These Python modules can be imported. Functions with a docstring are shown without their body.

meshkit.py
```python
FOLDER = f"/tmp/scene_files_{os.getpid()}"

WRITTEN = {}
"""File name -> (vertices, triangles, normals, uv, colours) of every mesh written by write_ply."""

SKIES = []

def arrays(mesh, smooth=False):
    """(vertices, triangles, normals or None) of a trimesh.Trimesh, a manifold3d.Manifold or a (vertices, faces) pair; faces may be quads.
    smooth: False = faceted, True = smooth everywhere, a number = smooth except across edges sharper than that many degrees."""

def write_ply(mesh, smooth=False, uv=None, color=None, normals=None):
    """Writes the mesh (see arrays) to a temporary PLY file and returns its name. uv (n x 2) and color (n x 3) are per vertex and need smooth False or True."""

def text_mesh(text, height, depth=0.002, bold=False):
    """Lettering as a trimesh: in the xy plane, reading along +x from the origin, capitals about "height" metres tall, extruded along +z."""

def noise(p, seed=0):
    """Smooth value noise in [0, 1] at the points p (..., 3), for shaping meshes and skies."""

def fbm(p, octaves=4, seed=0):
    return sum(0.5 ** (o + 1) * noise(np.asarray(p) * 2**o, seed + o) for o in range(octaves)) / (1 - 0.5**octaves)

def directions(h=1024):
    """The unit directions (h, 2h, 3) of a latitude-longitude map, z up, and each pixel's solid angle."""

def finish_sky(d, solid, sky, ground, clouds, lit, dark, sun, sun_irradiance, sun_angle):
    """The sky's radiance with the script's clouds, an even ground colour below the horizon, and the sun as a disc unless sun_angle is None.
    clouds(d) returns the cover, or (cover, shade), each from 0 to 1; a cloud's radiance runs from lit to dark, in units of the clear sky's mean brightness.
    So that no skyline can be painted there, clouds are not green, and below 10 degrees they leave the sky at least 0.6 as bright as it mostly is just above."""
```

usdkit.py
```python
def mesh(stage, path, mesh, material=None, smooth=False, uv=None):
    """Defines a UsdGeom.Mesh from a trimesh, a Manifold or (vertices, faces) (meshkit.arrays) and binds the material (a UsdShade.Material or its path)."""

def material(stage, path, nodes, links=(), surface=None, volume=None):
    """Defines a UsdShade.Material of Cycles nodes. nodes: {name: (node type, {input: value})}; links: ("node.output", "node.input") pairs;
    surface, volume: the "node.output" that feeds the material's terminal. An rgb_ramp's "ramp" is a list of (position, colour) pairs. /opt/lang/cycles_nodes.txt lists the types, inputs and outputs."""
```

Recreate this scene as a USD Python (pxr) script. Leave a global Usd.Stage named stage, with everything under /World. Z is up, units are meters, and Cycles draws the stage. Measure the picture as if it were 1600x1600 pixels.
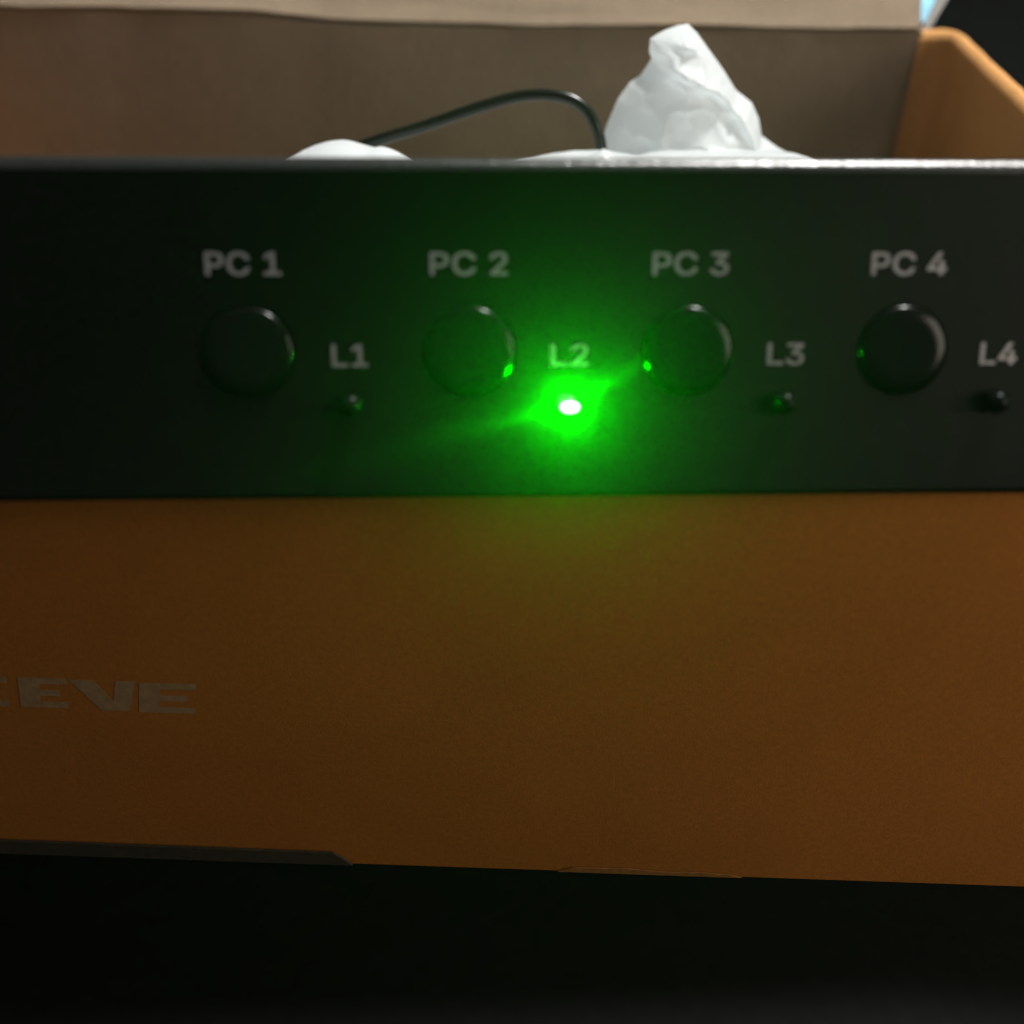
import math, numpy as np, trimesh, usdkit, meshkit, manifold3d
from pxr import Usd, UsdGeom, UsdLux, UsdShade, Gf, Sdf
from shapely.geometry import Polygon, Point
from scipy.spatial import Delaunay
from scipy.interpolate import LinearNDInterpolator

stage = Usd.Stage.CreateInMemory()
UsdGeom.SetStageUpAxis(stage, 'Z'); UsdGeom.SetStageMetersPerUnit(stage, 1.0)
UsdGeom.Xform.Define(stage, '/World'); UsdGeom.Scope.Define(stage, '/World/Looks')
MM = 0.001
EYE = 178.0                       # lens height above the table, mm; all mm coordinates below have the lens as origin


def W(x, y, z):                   # mm -> world metres, table top at z = 0
    return Gf.Vec3d(x * MM, y * MM, (z + EYE) * MM)


# ------------------------------------------------------------------ camera, lamps, exposure
cam = UsdGeom.Camera.Define(stage, '/World/camera')
cam.CreateHorizontalApertureAttr(36.0); cam.CreateVerticalApertureAttr(36.0); cam.CreateFocalLengthAttr(36.0)
cam.CreateFStopAttr(11.0); cam.CreateFocusDistanceAttr(0.190); cam.CreateClippingRangeAttr(Gf.Vec2f(0.005, 50))
cam.CreateExposureAttr(0.0)
cam.AddTranslateOp().Set(W(0, 0, 0)); cam.AddRotateXOp().Set(90.0 - 37.0)


def aim(light, src, dst):
    s, d = np.array(src, float), np.array(dst, float)
    m = Gf.Matrix4d().SetLookAt(Gf.Vec3d(*s), Gf.Vec3d(*d), Gf.Vec3d(0, 0.01, 1)).GetInverse()
    m.SetTranslateOnly(W(*src)); light.AddTransformOp().Set(m)


def rect(name, src, dst, w, h, color, intensity):
    l = UsdLux.RectLight.Define(stage, '/World/' + name)
    l.CreateWidthAttr(w * MM); l.CreateHeightAttr(h * MM); l.CreateColorAttr(Gf.Vec3f(*color)); l.CreateIntensityAttr(intensity)
    aim(l, src, dst); return l


rect('desk_lamp_light', (350, 350, 780), (40, 200, -90), 130, 110, (1.0, 0.985, 0.95), 420)
rect('room_light', (330, -20, 45), (10, 118, -95), 190, 190, (1.0, 0.88, 0.74), 5.1)
rect('window_light', (40, -420, 160), (10, 120, -60), 640, 140, (1.0, 0.97, 0.92), 0.05)
dome = UsdLux.DomeLight.Define(stage, '/World/room_glow')
dome.CreateColorAttr(Gf.Vec3f(1.0, 0.95, 0.88)); dome.CreateIntensityAttr(0.02)

# ------------------------------------------------------------------ materials
L = '/World/Looks/'


def plain(name, color, rough=0.5, spec=0.5, scale=None, amount=0.15, bump=0.0, bscale=None, extra=None, stretch=(1, 1, 1), mottle=0.0):
    """A principled surface whose colour wanders a little and whose surface has a fine grain."""
    p = {'base_color': color, 'roughness': rough, 'specular_ior_level': spec}; p.update(extra or {})
    nodes, links = {'p': ('principled_bsdf', p)}, []
    if scale or bump:
        nodes['tc'] = ('texture_coordinate', {}); nodes['mp'] = ('mapping', {'scale': stretch}); links.append(('tc.object', 'mp.vector'))
    if scale:
        lo, hi = [c * (1 - amount) for c in color], [min(1, c * (1 + amount)) for c in color]
        nodes['n'] = ('noise_texture', {'scale': scale, 'detail': 5.0, 'roughness': 0.6}); nodes['r'] = ('rgb_ramp', {'ramp': [(0.3, lo), (0.7, hi)]})
        links += [('mp.vector', 'n.vector'), ('n.fac', 'r.fac'), ('r.color', 'p.base_color')]
    if mottle:
        nodes['m1'] = ('noise_texture', {'scale': 28.0, 'detail': 6.0, 'roughness': 0.65, 'distortion': 0.6}); nodes['m2'] = ('rgb_ramp', {'ramp': [(0.3, (1 - mottle,) * 3), (0.7, (1 + mottle,) * 3)]})
        nodes['mx'] = ('mix_color', {'blend_type': 'multiply', 'fac': 1.0}); links.remove(('r.color', 'p.base_color'))
        links += [('mp.vector', 'm1.vector'), ('m1.fac', 'm2.fac'), ('r.color', 'mx.a'), ('m2.color', 'mx.b'), ('mx.result', 'p.base_color')]
    if bump:
        nodes['bn'] = ('noise_texture', {'scale': bscale, 'detail': 3.0}); nodes['b'] = ('bump', {'strength': bump, 'distance': 0.0003})
        links += [('mp.vector', 'bn.vector'), ('bn.fac', 'b.height'), ('b.normal', 'p.normal')]
    return usdkit.material(stage, L + name, nodes, links, surface='p.BSDF')


M = {}
M['orange'] = plain('orange_cardboard', (0.46, 0.165, 0.027), 0.6, 0.25, scale=900, amount=0.13, bump=0.18, bscale=2500, mottle=0.07)
M['inner'] = plain('pale_orange_board', (0.50, 0.25, 0.085), 0.75, 0.2, scale=900, amount=0.13, bump=0.2, bscale=2500, mottle=0.1)
M['kraft'] = plain('kraft_cardboard', (0.22, 0.168, 0.117), 0.85, 0.15, scale=700, amount=0.09, bump=0.15, bscale=2200, stretch=(1, 1, 0.35), mottle=0.08)
M['rim'] = plain('cut_cardboard', (0.60, 0.36, 0.15), 0.8, 0.2, scale=900, amount=0.2, bump=0.4, bscale=2500)
M['torn'] = plain('worn_cardboard', (0.33, 0.15, 0.04), 0.8, 0.2, scale=900, amount=0.25)
M['tab'] = plain('grey_board', (0.055, 0.042, 0.03), 0.8, 0.2, scale=800, amount=0.2)
M['print'] = plain('faded_print', (0.40, 0.25, 0.125), 0.7, 0.2, scale=600, amount=0.2)
M['table'] = plain('dark_table_top', (0.0028, 0.0028, 0.003), 0.7, 0.08, scale=300, amount=0.4)
M['cloth'] = plain('dark_cloth', (0.030, 0.034, 0.036), 0.9, 0.1, scale=25, amount=0.6, bump=0.5, bscale=300)
M['blue'] = plain('pale_blue_plastic', (0.30, 0.68, 0.92), 0.4, 0.4, scale=200, amount=0.1)
M['greycard'] = plain('grey_card', (0.20, 0.19, 0.175), 0.8, 0.2, scale=500, amount=0.12)
M['cable'] = plain('black_rubber', (0.007, 0.007, 0.005), 0.27, 0.35, scale=900, amount=0.3)
M['button'] = plain('gloss_black_plastic', (0.002, 0.002, 0.002), 0.2, 0.2, scale=900, amount=0.3)
M['ink'] = plain('silver_ink', (0.86, 0.84, 0.80), 0.23, 0.5, scale=1500, amount=0.3, extra={'metallic': 1.0})
M['cover'] = plain('satin_black_paint', (0.012, 0.013, 0.013), 0.28, 0.9, scale=1100, amount=0.3, bump=0.35, bscale=1800)
# painted metal wiped in one slanting direction: its gloss is anisotropic
M['panel'] = usdkit.material(stage, L + 'black_painted_metal', {
    'tc': ('texture_coordinate', {}), 'n': ('noise_texture', {'scale': 900.0, 'detail': 4.0}),
    'r': ('rgb_ramp', {'ramp': [(0.3, (0.0019, 0.0022, 0.0019)), (0.7, (0.0040, 0.0043, 0.0037))]}),
    'tx': ('combine_xyz', {'x': 0.93, 'y': 0.15, 'z': 0.34}),
    'bn': ('noise_texture', {'scale': 2600.0, 'detail': 3.0}), 'b': ('bump', {'strength': 0.08, 'distance': 0.0003}),
    'p': ('principled_bsdf', {'roughness': 0.35, 'specular_ior_level': 0.075, 'anisotropic': 1.0})},
    [('tc.object', 'n.vector'), ('tc.object', 'bn.vector'), ('n.fac', 'r.fac'), ('r.color', 'p.base_color'), ('bn.fac', 'b.height'), ('b.normal', 'p.normal'), ('tx.vector', 'p.tangent')], surface='p.BSDF')
M['film'] = usdkit.material(stage, L + 'white_plastic_film', {
    'tc': ('texture_coordinate', {}), 'n': ('noise_texture', {'scale': 180.0, 'detail': 4.0, 'roughness': 0.5}), 'b': ('bump', {'strength': 0.2, 'distance': 0.0008}),
    'd': ('principled_bsdf', {'base_color': (0.86, 0.89, 0.90), 'roughness': 0.30, 'specular_ior_level': 0.5}),
    't': ('translucent_bsdf', {'color': (0.87, 0.91, 0.92)}), 'm': ('mix_closure', {'fac': 0.55})},
    [('tc.object', 'n.vector'), ('n.fac', 'b.height'), ('b.normal', 'd.normal'), ('d.BSDF', 'm.closure1'), ('t.BSDF', 'm.closure2')], surface='m.closure')
M['glow'] = usdkit.material(stage, L + 'lit_green_diode', {'e': ('emission', {'color': (0.0006, 1.0, 0.0007), 'strength': 8000.0})}, [], surface='e.emission')
M['lens_lit'] = usdkit.material(stage, L + 'green_lens', {
    't': ('transparent_bsdf', {'color': (0.75, 1.0, 0.75)}), 'd': ('translucent_bsdf', {'color': (0.0005, 0.012, 0.0005)}), 'g': ('glossy_bsdf', {'color': (0.8, 0.8, 0.8), 'roughness': 0.08}),
    'f': ('fresnel', {'IOR': 1.5}), 'm0': ('mix_closure', {'fac': 0.10}), 'm': ('mix_closure', {})},
    [('t.BSDF', 'm0.closure1'), ('d.BSDF', 'm0.closure2'), ('f.fac', 'm.fac'), ('m0.closure', 'm.closure1'), ('g.BSDF', 'm.closure2')], surface='m.closure')
M['lens_off'] = plain('dark_lens', (0.003, 0.004, 0.003), 0.25, 0.06, scale=600, amount=0.2)

# ------------------------------------------------------------------ helpers
taken = {}


def numbered(path):
    n = taken.get(path, 0); taken[path] = n + 1
    return path if n == 0 else f'{path}_{n:03d}'


def obj(name, mesh, mat, parent=None, smooth=False, scale=MM):
    path = numbered((str(parent.GetPath()) if parent else '/World') + '/' + name)
    v, f, _ = meshkit.arrays(mesh)
    return usdkit.mesh(stage, path, trimesh.Trimesh(v * scale, f, process=False), M[mat], smooth=smooth).GetPrim()


def thing(name, parent=None):
    return UsdGeom.Xform.Define(stage, numbered((str(parent.GetPath()) if parent else '/World') + '/' + name)).GetPrim()


def tag(p, **kw):
    for k, v in kw.items(): p.SetCustomDataByKey(k, v)
    return p


def place(p, x=None, y=None, z=None, o=(0, 0, 0)):
    """Puts the prim's frame (unit axes x, y, z) at o (mm)."""
    m = Gf.Matrix4d(1.0); ow = W(*o)
    for i, a in enumerate((x, y, z)): m.SetRow(i, Gf.Vec4d(*[float(c) for c in a], 0))
    m.SetRow(3, Gf.Vec4d(ow[0], ow[1], ow[2], 1)); UsdGeom.Xformable(p).AddTransformOp().Set(m)


def prism(poly, h, z0=0.0):       # plan polygon (x, y) -> solid from z0 to z0 + h
    m = trimesh.creation.extrude_polygon(Polygon(poly), h, engine='earcut'); m.apply_translation([0, 0, z0]); return m


def grid_solid(fx, nu, nv, thick):
    """A sheet P(u, v) of nu x nv points given thickness along its normals: a closed mesh."""
    u, v = np.meshgrid(np.linspace(0, 1, nu), np.linspace(0, 1, nv), indexing='ij'); P = fx(u, v)
    n = np.cross(np.gradient(P, axis=0), np.gradient(P, axis=1)); n /= np.maximum(np.linalg.norm(n, axis=-1, keepdims=True), 1e-9)
    V = np.vstack([P.reshape(-1, 3), (P - n * thick).reshape(-1, 3)]); N = nu * nv; i = np.arange(N).reshape(nu, nv)
    q = np.stack([i[:-1, :-1], i[1:, :-1], i[1:, 1:], i[:-1, 1:]], -1).reshape(-1, 4); F = [q, q[:, ::-1] + N]
    for e in (i[:, 0], i[-1, :], i[::-1, -1], i[0, ::-1]): F.append(np.stack([e[1:], e[:-1], e[:-1] + N, e[1:] + N], 1)[:, ::-1])
    m = trimesh.Trimesh(V, np.vstack([np.vstack(F)[:, [0, 1, 2]], np.vstack(F)[:, [0, 2, 3]]]), process=False); m.fix_normals(); return m


def tube(P, r, sides=16):
    P = np.asarray(P, float); t = np.gradient(P, axis=0); t /= np.linalg.norm(t, axis=1, keepdims=True)
    a = np.cross(t, [0, 1, 0.15]); a /= np.linalg.norm(a, axis=1, keepdims=True); b = np.cross(t, a); k = np.linspace(0, 2 * np.pi, sides, endpoint=False)
    V = (P[:, None] + r * (np.cos(k)[None, :, None] * a[:, None] + np.sin(k)[None, :, None] * b[:, None])).reshape(-1, 3); F = []
    n = len(P)
    for i in range(n - 1):
        for j in range(sides):
            p, q = i * sides + j, i * sides + (j + 1) % sides; F += [[p, q, q + sides], [p, q + sides, p + sides]]
    V = np.vstack([V, P[:1], P[-1:]])
    for j in range(sides): F += [[n * sides, (j + 1) % sides, j], [n * sides + 1, (n - 1) * sides + j, (n - 1) * sides + (j + 1) % sides]]
    m = trimesh.Trimesh(V, F, process=False); m.fix_normals(); return m


def lathe(profile, n=48):         # (radius, height) from the axis to the axis, around local -y (towards the viewer)
    m = trimesh.creation.revolve(np.array(profile), sections=n)
    m.apply_transform(np.array([[1, 0, 0, 0], [0, 0, -1, 0], [0, 1, 0, 0], [0, 0, 0, 1.0]])); return m


def spline(pts, n):
    from scipy.interpolate import CubicSpline
    p = np.array(pts, float); t = np.r_[0, np.cumsum(np.linalg.norm(np.diff(p, axis=0), axis=1))]
    return CubicSpline(t, p)(np.linspace(0, t[-1], n))


def to_manifold(m):
    return manifold3d.Manifold(manifold3d.Mesh(np.asarray(m.vertices, np.float32), np.asarray(m.faces, np.uint32)))


# ------------------------------------------------------------------ the setting
def table_sheet(u, v):
    return np.stack([-900 + 1800 * u, -500 + 1500 * v, np.zeros_like(u)], -1)


t = obj('table_top', grid_solid(table_sheet, 2, 2, 18), 'table'); tag(t, kind='structure', label='dark table top under the orange box', category='table')


def cloth_sheet(u, v):
    x, z = -900 + 1800 * u, -20 + 1100 * v
    p = np.stack([x, z * 0, z], -1)
    return np.stack([x, 985 + 14 * np.sin(x / 23 + 2 * meshkit.fbm(p / 90, 3)) + 40 * meshkit.fbm(p / 60, 3, 5), z], -1)


b = obj('back_wall', grid_solid(cloth_sheet, 160, 40, 6), 'cloth', smooth=True); tag(b, kind='structure', label='dark draped background behind the box', category='wall')

# ------------------------------------------------------------------ the cardboard box (its own frame: x along the front wall, y inwards, z up from the table)
cs = 0.03906; k = 1 / math.hypot(1, cs)
box = thing('cardboard_box')
place(box, (k, -cs * k, 0), (cs * k, k, 0), (0, 0, 1), (0, 119.1, -EYE))
tag(box, label='orange printed cardboard box lying open on the dark table beneath the black switch', category='box')
TOP = 98.0
XL, XR = -225.0, 123.0


def wall_bow(x, z):
    return 0.5 * (meshkit.fbm(np.stack([x, 0 * x, z], -1) / 45, 2, 3) - 0.5) * np.sin(np.pi * np.clip(z / 88, 0, 1))


def front_wall(u, v):             # its upper edge sags towards the left under the device
    x = XL + (XR + 3 - XL) * u
    top = 89.7 + 0.0307 * (x + 70) - 0.35
    top = np.where(x < -115, np.minimum(TOP, top + (-115 - x) * 0.3), top); top = np.where(x > 104, np.minimum(TOP, top + (x - 104) * 0.6), top)
    z = top * v
    return np.stack([x, wall_bow(x, z), z], -1)


obj('front_wall', grid_solid(front_wall, 100, 24, 2.6), 'orange', box, smooth=40)
obj('box_floor', prism([(XL + 3, 2.8), (XR + 1, 2.8), (134, 262), (XL + 3, 262)], 2.5, 0.6), 'kraft', box)


def far_wall(u, v):
    x = XL + 3 + (131.0 - XL - 3) * u; z = 3.2 + (TOP - 3.2) * v
    dip = np.interp(x, [-225, -100, -75, -40, 140], [5.2, 3.6, 1.2, 0.2, 0.0]) * v
    p = np.stack([x, 0 * x, z], -1)
    return np.stack([x, 266.5 + 1.0 * (meshkit.fbm(p / 50, 3, 8) - 0.5), z + dip + 0.7 * (meshkit.fbm(p / 9, 2, 4) - 0.5) * v ** 6], -1)


obj('far_wall', grid_solid(far_wall, 160, 24, 3.0), 'kraft', box, smooth=40)
obj('left_wall', prism([(XL, 0.3), (XL + 2.8, 0.3), (XL + 2.8, 266), (XL, 266)], TOP - 0.6, 0.6), 'orange', box)
# right wall: folded double board, plan polyline with a short gusset into the far corner; rounded rim
inner = np.array([(130.2, 266.0), (133.0, 265.6), (136.0, 264.2), (137.9, 261.8), (138.6, 258.5), (135.2, 208.0), (122.6, 0.4)])
outer = np.array([(131.5, 271.0), (137.5, 270.5), (141.0, 268.5), (143.4, 265.0), (144.2, 259.5), (140.6, 208.0), (128.0, 0.2)])


def along(path, s):
    d = np.r_[0, np.cumsum(np.linalg.norm(np.diff(path, axis=0), axis=1))]; d /= d[-1]
    return np.stack([np.interp(s, d, path[:, 0]), np.interp(s, d, path[:, 1])], -1)


sec = [(0, 0.0)] + [(0, z) for z in np.linspace(0.05, 0.965, 8)] + [(0.5 - 0.5 * math.cos(a), 0.965 + 0.035 * math.sin(a)) for a in np.linspace(0.3, math.pi - 0.3, 7)] + [(1, z) for z in np.linspace(0.965, 0, 6)]
ss = np.r_[np.linspace(0, 0.12, 26), np.linspace(0.125, 1, 60)]
V = []
for s in ss:
    a, o = along(inner, s), along(outer, s)
    notch = 97.6 + 0.9 * min(1, s / 0.03) - 0.3 * meshkit.fbm(np.array([s * 40, 0, 0]), 2)
    for f_, z in sec:
        w = 0.45 * (meshkit.fbm(np.array([s * 14, z * 2.5, 7.0]), 3) - 0.5)
        V.append([*(a + (o - a) * f_ + w), 0.6 + z * notch])
n, c = len(ss), len(sec); F = []
for i in range(n - 1):
    for j in range(c):
        p, q = i * c + j, i * c + (j + 1) % c; F += [[p, q, q + c], [p, q + c, p + c]]
for e in (0, (n - 1) * c):
    for j in range(1, c - 1): F.append([e, e + j, e + j + 1])
rw = trimesh.Trimesh(np.array(V), F, process=False); rw.fix_normals()
obj('right_wall', rw, 'inner', box, smooth=50)


def lid(u, v):                    # hinged along the far wall, thrown back
    x = XL + 3 + (129.8 - XL - 3) * u
    s = 230 * v ** 1.5
    p = np.stack([x, s, 0 * x], -1)
    dip = np.interp(x, [-225, -100, -75, -40, 140], [5.2, 3.6, 1.2, 0.2, 0.0]) * np.exp(-s / 20)
    roll = 2.2 * np.exp(-s / 5)
    y = 270.3 + s * 0.52 + 1.2 * (meshkit.fbm(p / 30, 3, 2) - 0.5) - roll
    return np.stack([x, y, TOP + 0.6 + dip + s * 0.855 - 0.4 * roll + 1.6 * (meshkit.fbm(p / np.array([40, 6, 1]), 3, 6) - 0.5)], -1)


obj('lid', grid_solid(lid, 140, 90, -2.6), 'kraft', box, smooth=40)
sf = prism([(0, 0), (2.6, 0), (28, 44), (20, 44)], 1.2)
sf.apply_transform(np.array([[1, 0, 0, 132.5], [0, 0.75, -0.66, 274.0], [0, 0.66, 0.75, TOP - 1.5], [0, 0, 0, 1.0]]))
tag(obj('side_flap', sf, 'greycard', box), label='narrow grey flap edge beside the lid')
# folded tuck tab and torn strip along the foot of the front wall
tt = Polygon([(XL + 1, 0.4), (-31.5, 0.4), (-35.0, 4.2), (-60, 4.4), (XL + 1, 5.0)])
tm = trimesh.creation.extrude_polygon(tt, 0.5, engine='earcut'); tm.apply_transform(np.array([[1, 0, 0, 0], [0, 0, 1, -0.8], [0, 1, 0, 0], [0, 0, 0, 1.0]]))
tag(obj('tuck_tab', tm, 'tab', box), label='dark tab folded along the foot of the front wall')
tt = Polygon([(9, 0.3), (45, 0.3), (43, 1.0), (36, 1.6), (30, 1.3), (22, 2.0), (12, 1.7)])
tm = trimesh.creation.extrude_polygon(tt, 0.2, engine='earcut'); tm.apply_transform(np.array([[1, 0, 0, 0], [0, 0, 1, -0.5], [0, 1, 0, 0], [0, 0, 0, 1.0]]))
obj('torn_edge', tm, 'torn', box)


# wide lettering printed on the front wall, letter by letter
def letter(poly, name='letter'):
    m = trimesh.creation.extrude_polygon(Polygon(poly), 0.02, engine='earcut'); m = m.subdivide_to_size(1.2)
    x, z, t_ = m.vertices.T
    m = trimesh.Trimesh(np.stack([x, wall_bow(x, z) - 0.075 + t_, z], -1), m.faces, process=False); m.fix_normals(); obj(name, m, 'print', box)


def letter_e(x0, w, z0, h, s=1.6):
    b, g = 3.6, h / 5
    pts = [(0, 0), (w, 0), (w, g), (b, g), (b, 2 * g), (w * .86, 2 * g), (w * .86, 3 * g), (b, 3 * g), (b, 4 * g), (w, 4 * g), (w, h), (0, h)]
    letter([(x0 + x + s * z / h, z0 + z) for x, z in pts])


Z0, HH = 43.0, 7.4
letter_e(-97.4, 9.6, Z0 + .3, HH); letter_e(-85.8, 8.4, Z0 + .3, HH)
letter([(x, Z0 + z) for x, z in [(-75.4, HH), (-71.2, HH), (-68.9, 2.4), (-67.4, HH), (-64.0, HH), (-66.6, 0), (-71.6, 0)]])
letter_e(-65.0, 9.8, Z0 - .2, HH)

# ------------------------------------------------------------------ the four port switch (its own frame: x along the panel, y into the body, z up the panel)
yaw, tilt, roll = 0.0430, math.radians(24), -0.0170
u = np.array([1, 0, 0.]); v = np.array([0, math.sin(tilt), math.cos(tilt)])
u, v = math.cos(roll) * u + math.sin(roll) * v, -math.sin(roll) * u + math.cos(roll) * v
Rz = np.array([[math.cos(yaw), -math.sin(yaw), 0], [math.sin(yaw), math.cos(yaw), 0], [0, 0, 1]]); u, v = Rz @ u, Rz @ v; d = np.cross(v, u) * -1
d = -np.cross(u, v)  if np.dot(-np.cross(u, v), [0, 1, 0]) > 0 else np.cross(u, v)
sw = thing('switch_box'); place(sw, u, d, v, (8.79, 120.73, -61.87))
tag(sw, label='black metal four port switch with round buttons and one glowing green light', category='switch')
PITCH, DLED, VPC, VB, VLED, VL = 28.658, 13.08, 8.909, -2.238, -9.1, -2.71
HB, HT, DEPTH = -21.85, 22.0, 205.0


def corner(cy, cz, r, a0, a1, n=9):
    return [(cy + r * math.cos(a), cz + r * math.sin(a)) for a in np.linspace(a0, a1, n)]


prof = corner(1.7, HT - 1.7, 1.7, math.pi, math.pi / 2) + corner(DEPTH - 2, HT - 2, 2, math.pi / 2, 0, 4) + corner(DEPTH - 2, HB + 2, 2, 0, -math.pi / 2, 4) + corner(0.9, HB + 0.9, 0.9, -math.pi / 2, -math.pi, 6)
bm = trimesh.creation.extrude_polygon(Polygon(prof), 214, engine='earcut')
bm.apply_transform(np.array([[0, 0, 1, -112.0], [1, 0, 0, 0], [0, 1, 0, 0], [0, 0, 0, 1.0]])); bm.fix_normals()
body = to_manifold(bm)
for i in range(4):
    x = (i - 1.5) * PITCH
    for px, pz, r in ((x, VB, 6.05), (x + DLED, VLED, 1.62)):
        c_ = trimesh.creation.cylinder(radius=r, height=6, sections=64); c_.apply_transform(trimesh.transformations.rotation_matrix(math.pi / 2, [1, 0, 0])); c_.apply_translation([px, 0, pz])
        body = body - to_manifold(c_)
obj('front_housing', body.trim_by_plane((0, 0, -1), -(HT - 1.75)), 'panel', sw, smooth=35)
obj('top_cover', body.trim_by_plane((0, 0, 1), HT - 1.70), 'cover', sw, smooth=35)

bprof = [(0, -2.5), (5.8, -2.5), (5.8, 0.02)] + [(3.6 + 2.2 * math.cos(a), 0.05 + 0.72 * math.sin(a)) for a in np.linspace(0.05, math.pi / 2, 14)] + [(2.0, 0.76), (0, 0.74)]
lprof = [(0, -2.8), (1.5, -2.8), (1.5, 1.1)] + [(1.5 * math.cos(a), 1.1 + 1.35 * math.sin(a)) for a in np.linspace(0.15, math.pi / 2 - 0.12, 9)] + [(0, 2.45)]
for i in range(4):
    x = (i - 1.5) * PITCH
    m = lathe(bprof, 72); m.apply_translation([x, 0, VB]); obj('button', m, 'button', sw, smooth=40)
for i in range(4):
    x = (i - 1.5) * PITCH + DLED
    m = lathe(lprof, 40); m.apply_translation([x, 0, VLED]); lit = i == 1
    led = obj('indicator_light', m, 'lens_lit' if lit else 'lens_off', sw, smooth=40)
    if lit:
        tag(led, label='indicator light glowing bright green')
        e = trimesh.creation.icosphere(3); e.apply_scale([1.2, 0.6, 0.7]); e.apply_translation([x, -1.4, VLED - 0.3]); obj('diode', e, 'glow', led, smooth=True)


def text(s, cx, cz, h, w):
    m = meshkit.text_mesh(s, h, 0.06, bold=True); b_ = m.bounds
    m.apply_translation(-(b_[0] + b_[1]) / 2); m.apply_scale([w / (b_[1][0] - b_[0][0]), h / (b_[1][1] - b_[0][1]), 1])
    m.apply_transform(np.array([[1, 0, 0, cx], [0, 0, -1, -0.028], [0, 1, 0, cz], [0, 0, 0, 1.0]])); obj('printed_label', m, 'ink', sw)


for i in range(4):
    x = (i - 1.5) * PITCH
    text(f'PC {i + 1}', x, VPC, 3.0, 9.6 if i == 0 else 10.0)
for i in range(4):
    x = (i - 1.5) * PITCH + DLED
    text(f'L{i + 1}', x, VL, 2.9, 4.7 if i == 0 else 5.0)

# ------------------------------------------------------------------ white plastic bag stuffed behind the switch, black cable in front of it
BAG_EDGE = [(82, -93.5), (74.2, -87.4), (69.6, -85.2), (65.0, -82.2), (63.7, -77.9), (61.3, -73.9), (56.8, -70.8), (53.0, -65.9), (49.3, -61.7), (45.6, -57.5), (43.1, -55.4), (40.4, -55.8), (37.7, -56.7), (35.7, -57.7), (34.1, -58.7), (34.0, -61.7), (34.8, -63.4), (32.2, -67.4), (29.8, -68.9), (26.9, -73.1), (24.5, -79.5), (22.6, -86.9), (21, -98), (84, -98)]
RIDGES = [([(39.6, -64.4), (45.0, -66.8), (50.5, -69.4), (53.9, -72.0), (57.5, -76.3), (61.0, -81.5), (64, -88)], 3.2, 1.9), ([(41.3, -56.7), (42.8, -58.8), (45.1, -60.6), (49.1, -62.9), (53.1, -66.2), (59.2, -71.2)], 2.2, 1.5), ([(50.5, -69.4), (55.0, -70.7), (59.1, -71.8)], 1.3, 1.0), ([(33.8, -58.2), (35.5, -57.9), (38.2, -58.3), (42.3, -59.0)], 1.8, 1.2), ([(27.8, -68.6), (30.2, -69.2), (32.5, -70.4)], 1.2, 1.0), ([(49.2, -83.0), (55.7, -82.7), (59.9, -83.2)], 1.6, 1.0), ([(38, -66), (36, -74), (37.5, -84)], 0.6, 3.0), ([(34.3, -62.5), (39, -62.0), (44, -64.0)], -0.5, 1.2)]
rng = np.random.default_rng(4)
pg = Polygon(BAG_EDGE); ring = np.array(pg.segmentize(1.0).exterior.coords)[:-1]
gx, gz = np.meshgrid(np.arange(20, 86, 0.6), np.arange(-100, -54, 0.6)); cand = np.stack([gx.ravel(), gz.ravel()], 1) + rng.uniform(-.2, .2, (gx.size, 2))
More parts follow.
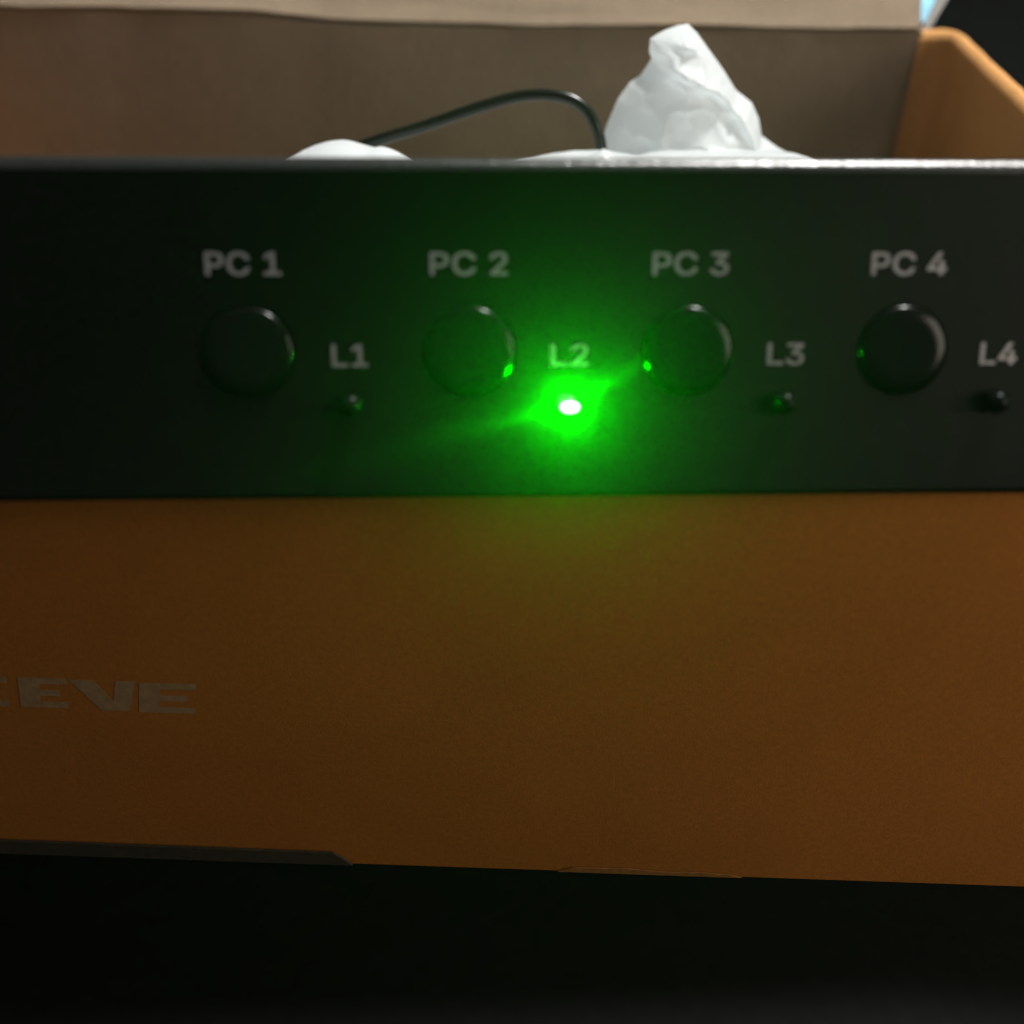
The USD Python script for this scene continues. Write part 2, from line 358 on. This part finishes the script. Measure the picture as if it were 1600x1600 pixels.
ins = np.array([q for q in cand if pg.contains(Point(q)) and pg.exterior.distance(Point(q)) > 0.5])
P2 = np.vstack([ring, ins]); nb = len(ring); tri = Delaunay(P2).simplices
tri = np.array([t_ for t_ in tri if pg.contains(Point(P2[t_].mean(0)))])
from shapely.geometry import LineString
dist = np.array([pg.exterior.distance(Point(q)) for q in P2]); e_ = np.clip(dist / 3, 0, 1); dist[:nb] = 0; e_[:nb] = 0
p3 = np.c_[P2, 0 * dist]
df = -11.0 * np.clip(dist / 13, 0, 1) ** 0.55
for path, hgt, wid in RIDGES:     # each fold: a crest that rises sharply on its upper side and slackens below
    ls = LineString(path); A = np.array(path)
    dd = np.array([ls.distance(Point(q)) for q in P2]); side = np.array([np.interp(q[0], np.sort(A[:, 0]), A[np.argsort(A[:, 0]), 1]) for q in P2]) < P2[:, 1]
    df -= 1.15 * hgt * np.exp(-np.hypot(dd, 0.35) / (0.65 * wid * np.where(side, 2.2, 0.8))) * e_
warp = P2 + 3.0 * np.c_[meshkit.fbm(p3 / 8, 2, 41) - 0.5, meshkit.fbm(p3 / 8, 2, 42) - 0.5]
crumple = (-1.5 * np.abs(meshkit.fbm(np.c_[warp / [16, 9], 0 * dist], 2, 1) - 0.5) + 0.3 * (meshkit.fbm(p3 / 3, 2, 9) - 0.5) - 1.0 * (1 - np.abs(2 * meshkit.fbm(np.c_[warp / [11, 7], 0 * dist], 2, 77) - 1)) ** 7) * e_
front = np.c_[P2[:, 0], 272 + df + crumple, P2[:, 1]]
backy = 272 + 0.3 + 9 * np.sqrt(np.clip(dist / 12, 0, 1)) + (meshkit.fbm(p3 / 5, 3, 11) - 0.5) * 3 * e_
back = np.c_[P2[:, 0], backy, P2[:, 1]][nb:]
idx = np.r_[np.arange(nb), len(P2) + np.arange(len(ins))]
peak = trimesh.Trimesh(np.vstack([front, back]), np.vstack([tri, idx[tri][:, ::-1]]), process=False); peak.fix_normals()


def heap_top(x, y):
    p = np.stack([x, y, 0 * x], -1)
    z = -0.319 * y - 10.0 + 3.0 * (meshkit.fbm(p / 18, 3, 21) - 0.5)

    def bump(cx, cy, sx, sy, h, q=1.6): return h * np.maximum(0, 1 - (np.abs((x - cx) / sx) ** q + np.abs((y - cy) / sy) ** q))
    z = z + np.maximum.reduce([bump(-40, 244, 25, 18, 13.6), bump(-31, 242, 15, 14, 11.4), bump(19, 254, 34, 18, 11.6), bump(22, 250, 9, 9, 11.8), bump(51, 258, 37, 22, 11.0, 3)])
    return z + 0.8 * (np.abs(meshkit.fbm(p / 7, 3, 33) - 0.5) * -2 + 0.3)


def device_top(x, y):             # the upper face of the switch below the bag
    return -41.9 - 0.447 * (y - 130.5 - 0.043 * (x - 8.8)) - 0.019 * (x - 8.8)


nx, ny = 130, 80
X, Y = np.meshgrid(np.linspace(-78, 92, nx), np.linspace(222, 318, ny), indexing='ij')
edge = np.minimum.reduce([(X + 78) / 14, (92 - X) / 14, (Y - 222) / 10, (318 - Y) / 10]).clip(0, 1)
low = device_top(X, Y) + 0.7
hi = low + 1.2 + np.maximum(heap_top(X, Y) - low - 1.2, 0.3) * np.sqrt(1 - (1 - edge) ** 2)
N_ = nx * ny; i_ = np.arange(N_).reshape(nx, ny); V = np.vstack([np.stack([X, Y, hi], -1).reshape(-1, 3), np.stack([X, Y, low], -1).reshape(-1, 3)])
q = np.stack([i_[:-1, :-1], i_[1:, :-1], i_[1:, 1:], i_[:-1, 1:]], -1).reshape(-1, 4); Fq = [q, q[:, ::-1] + N_]
for e in (i_[:, 0], i_[-1, :], i_[::-1, -1], i_[0, ::-1]): Fq.append(np.stack([e[:-1], e[:-1] + N_, e[1:] + N_, e[1:]], 1))
Fq = np.vstack(Fq); heap = trimesh.Trimesh(V, np.vstack([Fq[:, [0, 1, 2]], Fq[:, [0, 2, 3]]]), process=False); heap.fix_normals()
bag = to_manifold(heap) + to_manifold(peak)
bv, bf, _ = meshkit.arrays(bag); bv = bv + np.array([0, 0, EYE])
bag_p = obj('plastic_bag', (bv, bf), 'film', smooth=75)
tag(bag_p, label='crumpled white plastic bag standing in a peak inside the box behind the black switch', category='plastic bag')

CABLE = [(-60, 268, -92), (-42.8, 267, -84.9), (-32.7, 266.0, -81.0), (-23.6, 266.0, -78.4), (-14.5, 266.0, -75.4), (-5.6, 266.0, -72.6), (2.4, 266.0, -70.7), (9.6, 265.0, -70.2), (15.2, 264.0, -71.2), (19.0, 263.0, -73.8), (21.0, 262.0, -77.0), (22.2, 261.5, -80.8), (22.8, 261, -84.5), (23, 259, -90)]
cb = tube(spline(CABLE, 120) + [0, 0, EYE], 1.5)
tag(obj('cable', cb, 'cable', smooth=True), label='black cable looping up beside the white bag inside the box', category='cable')

# ------------------------------------------------------------------ a pale blue plastic thing just behind the far corner of the box
bl = trimesh.creation.box([8, 3, 60]); bl = bl.subdivide().subdivide()
bl.apply_transform(trimesh.transformations.rotation_matrix(-0.6, [1, 0, 0])); bl.apply_translation([146.8, 414, EYE - 56])
tag(obj('blue_folder', bl, 'blue'), label='pale blue plastic sheet edge behind the far right corner of the box', category='folder')

# ------------------------------------------------------------------ thin dusty air over the whole scene
usdkit.material(stage, L + 'thin_air', {'v': ('principled_volume', {'color': (0.92, 0.92, 0.92), 'density': 0.12, 'anisotropy': 0.88})}, [], volume='v.volume')
hz = trimesh.creation.box([2200, 2000, 2400]); hz.apply_translation([0, 250, 200])
M['air'] = UsdShade.Material.Get(stage, L + 'thin_air')
tag(obj('haze', hz, 'air'), kind='stuff', label='thin hazy air glowing around the green light', category='haze')
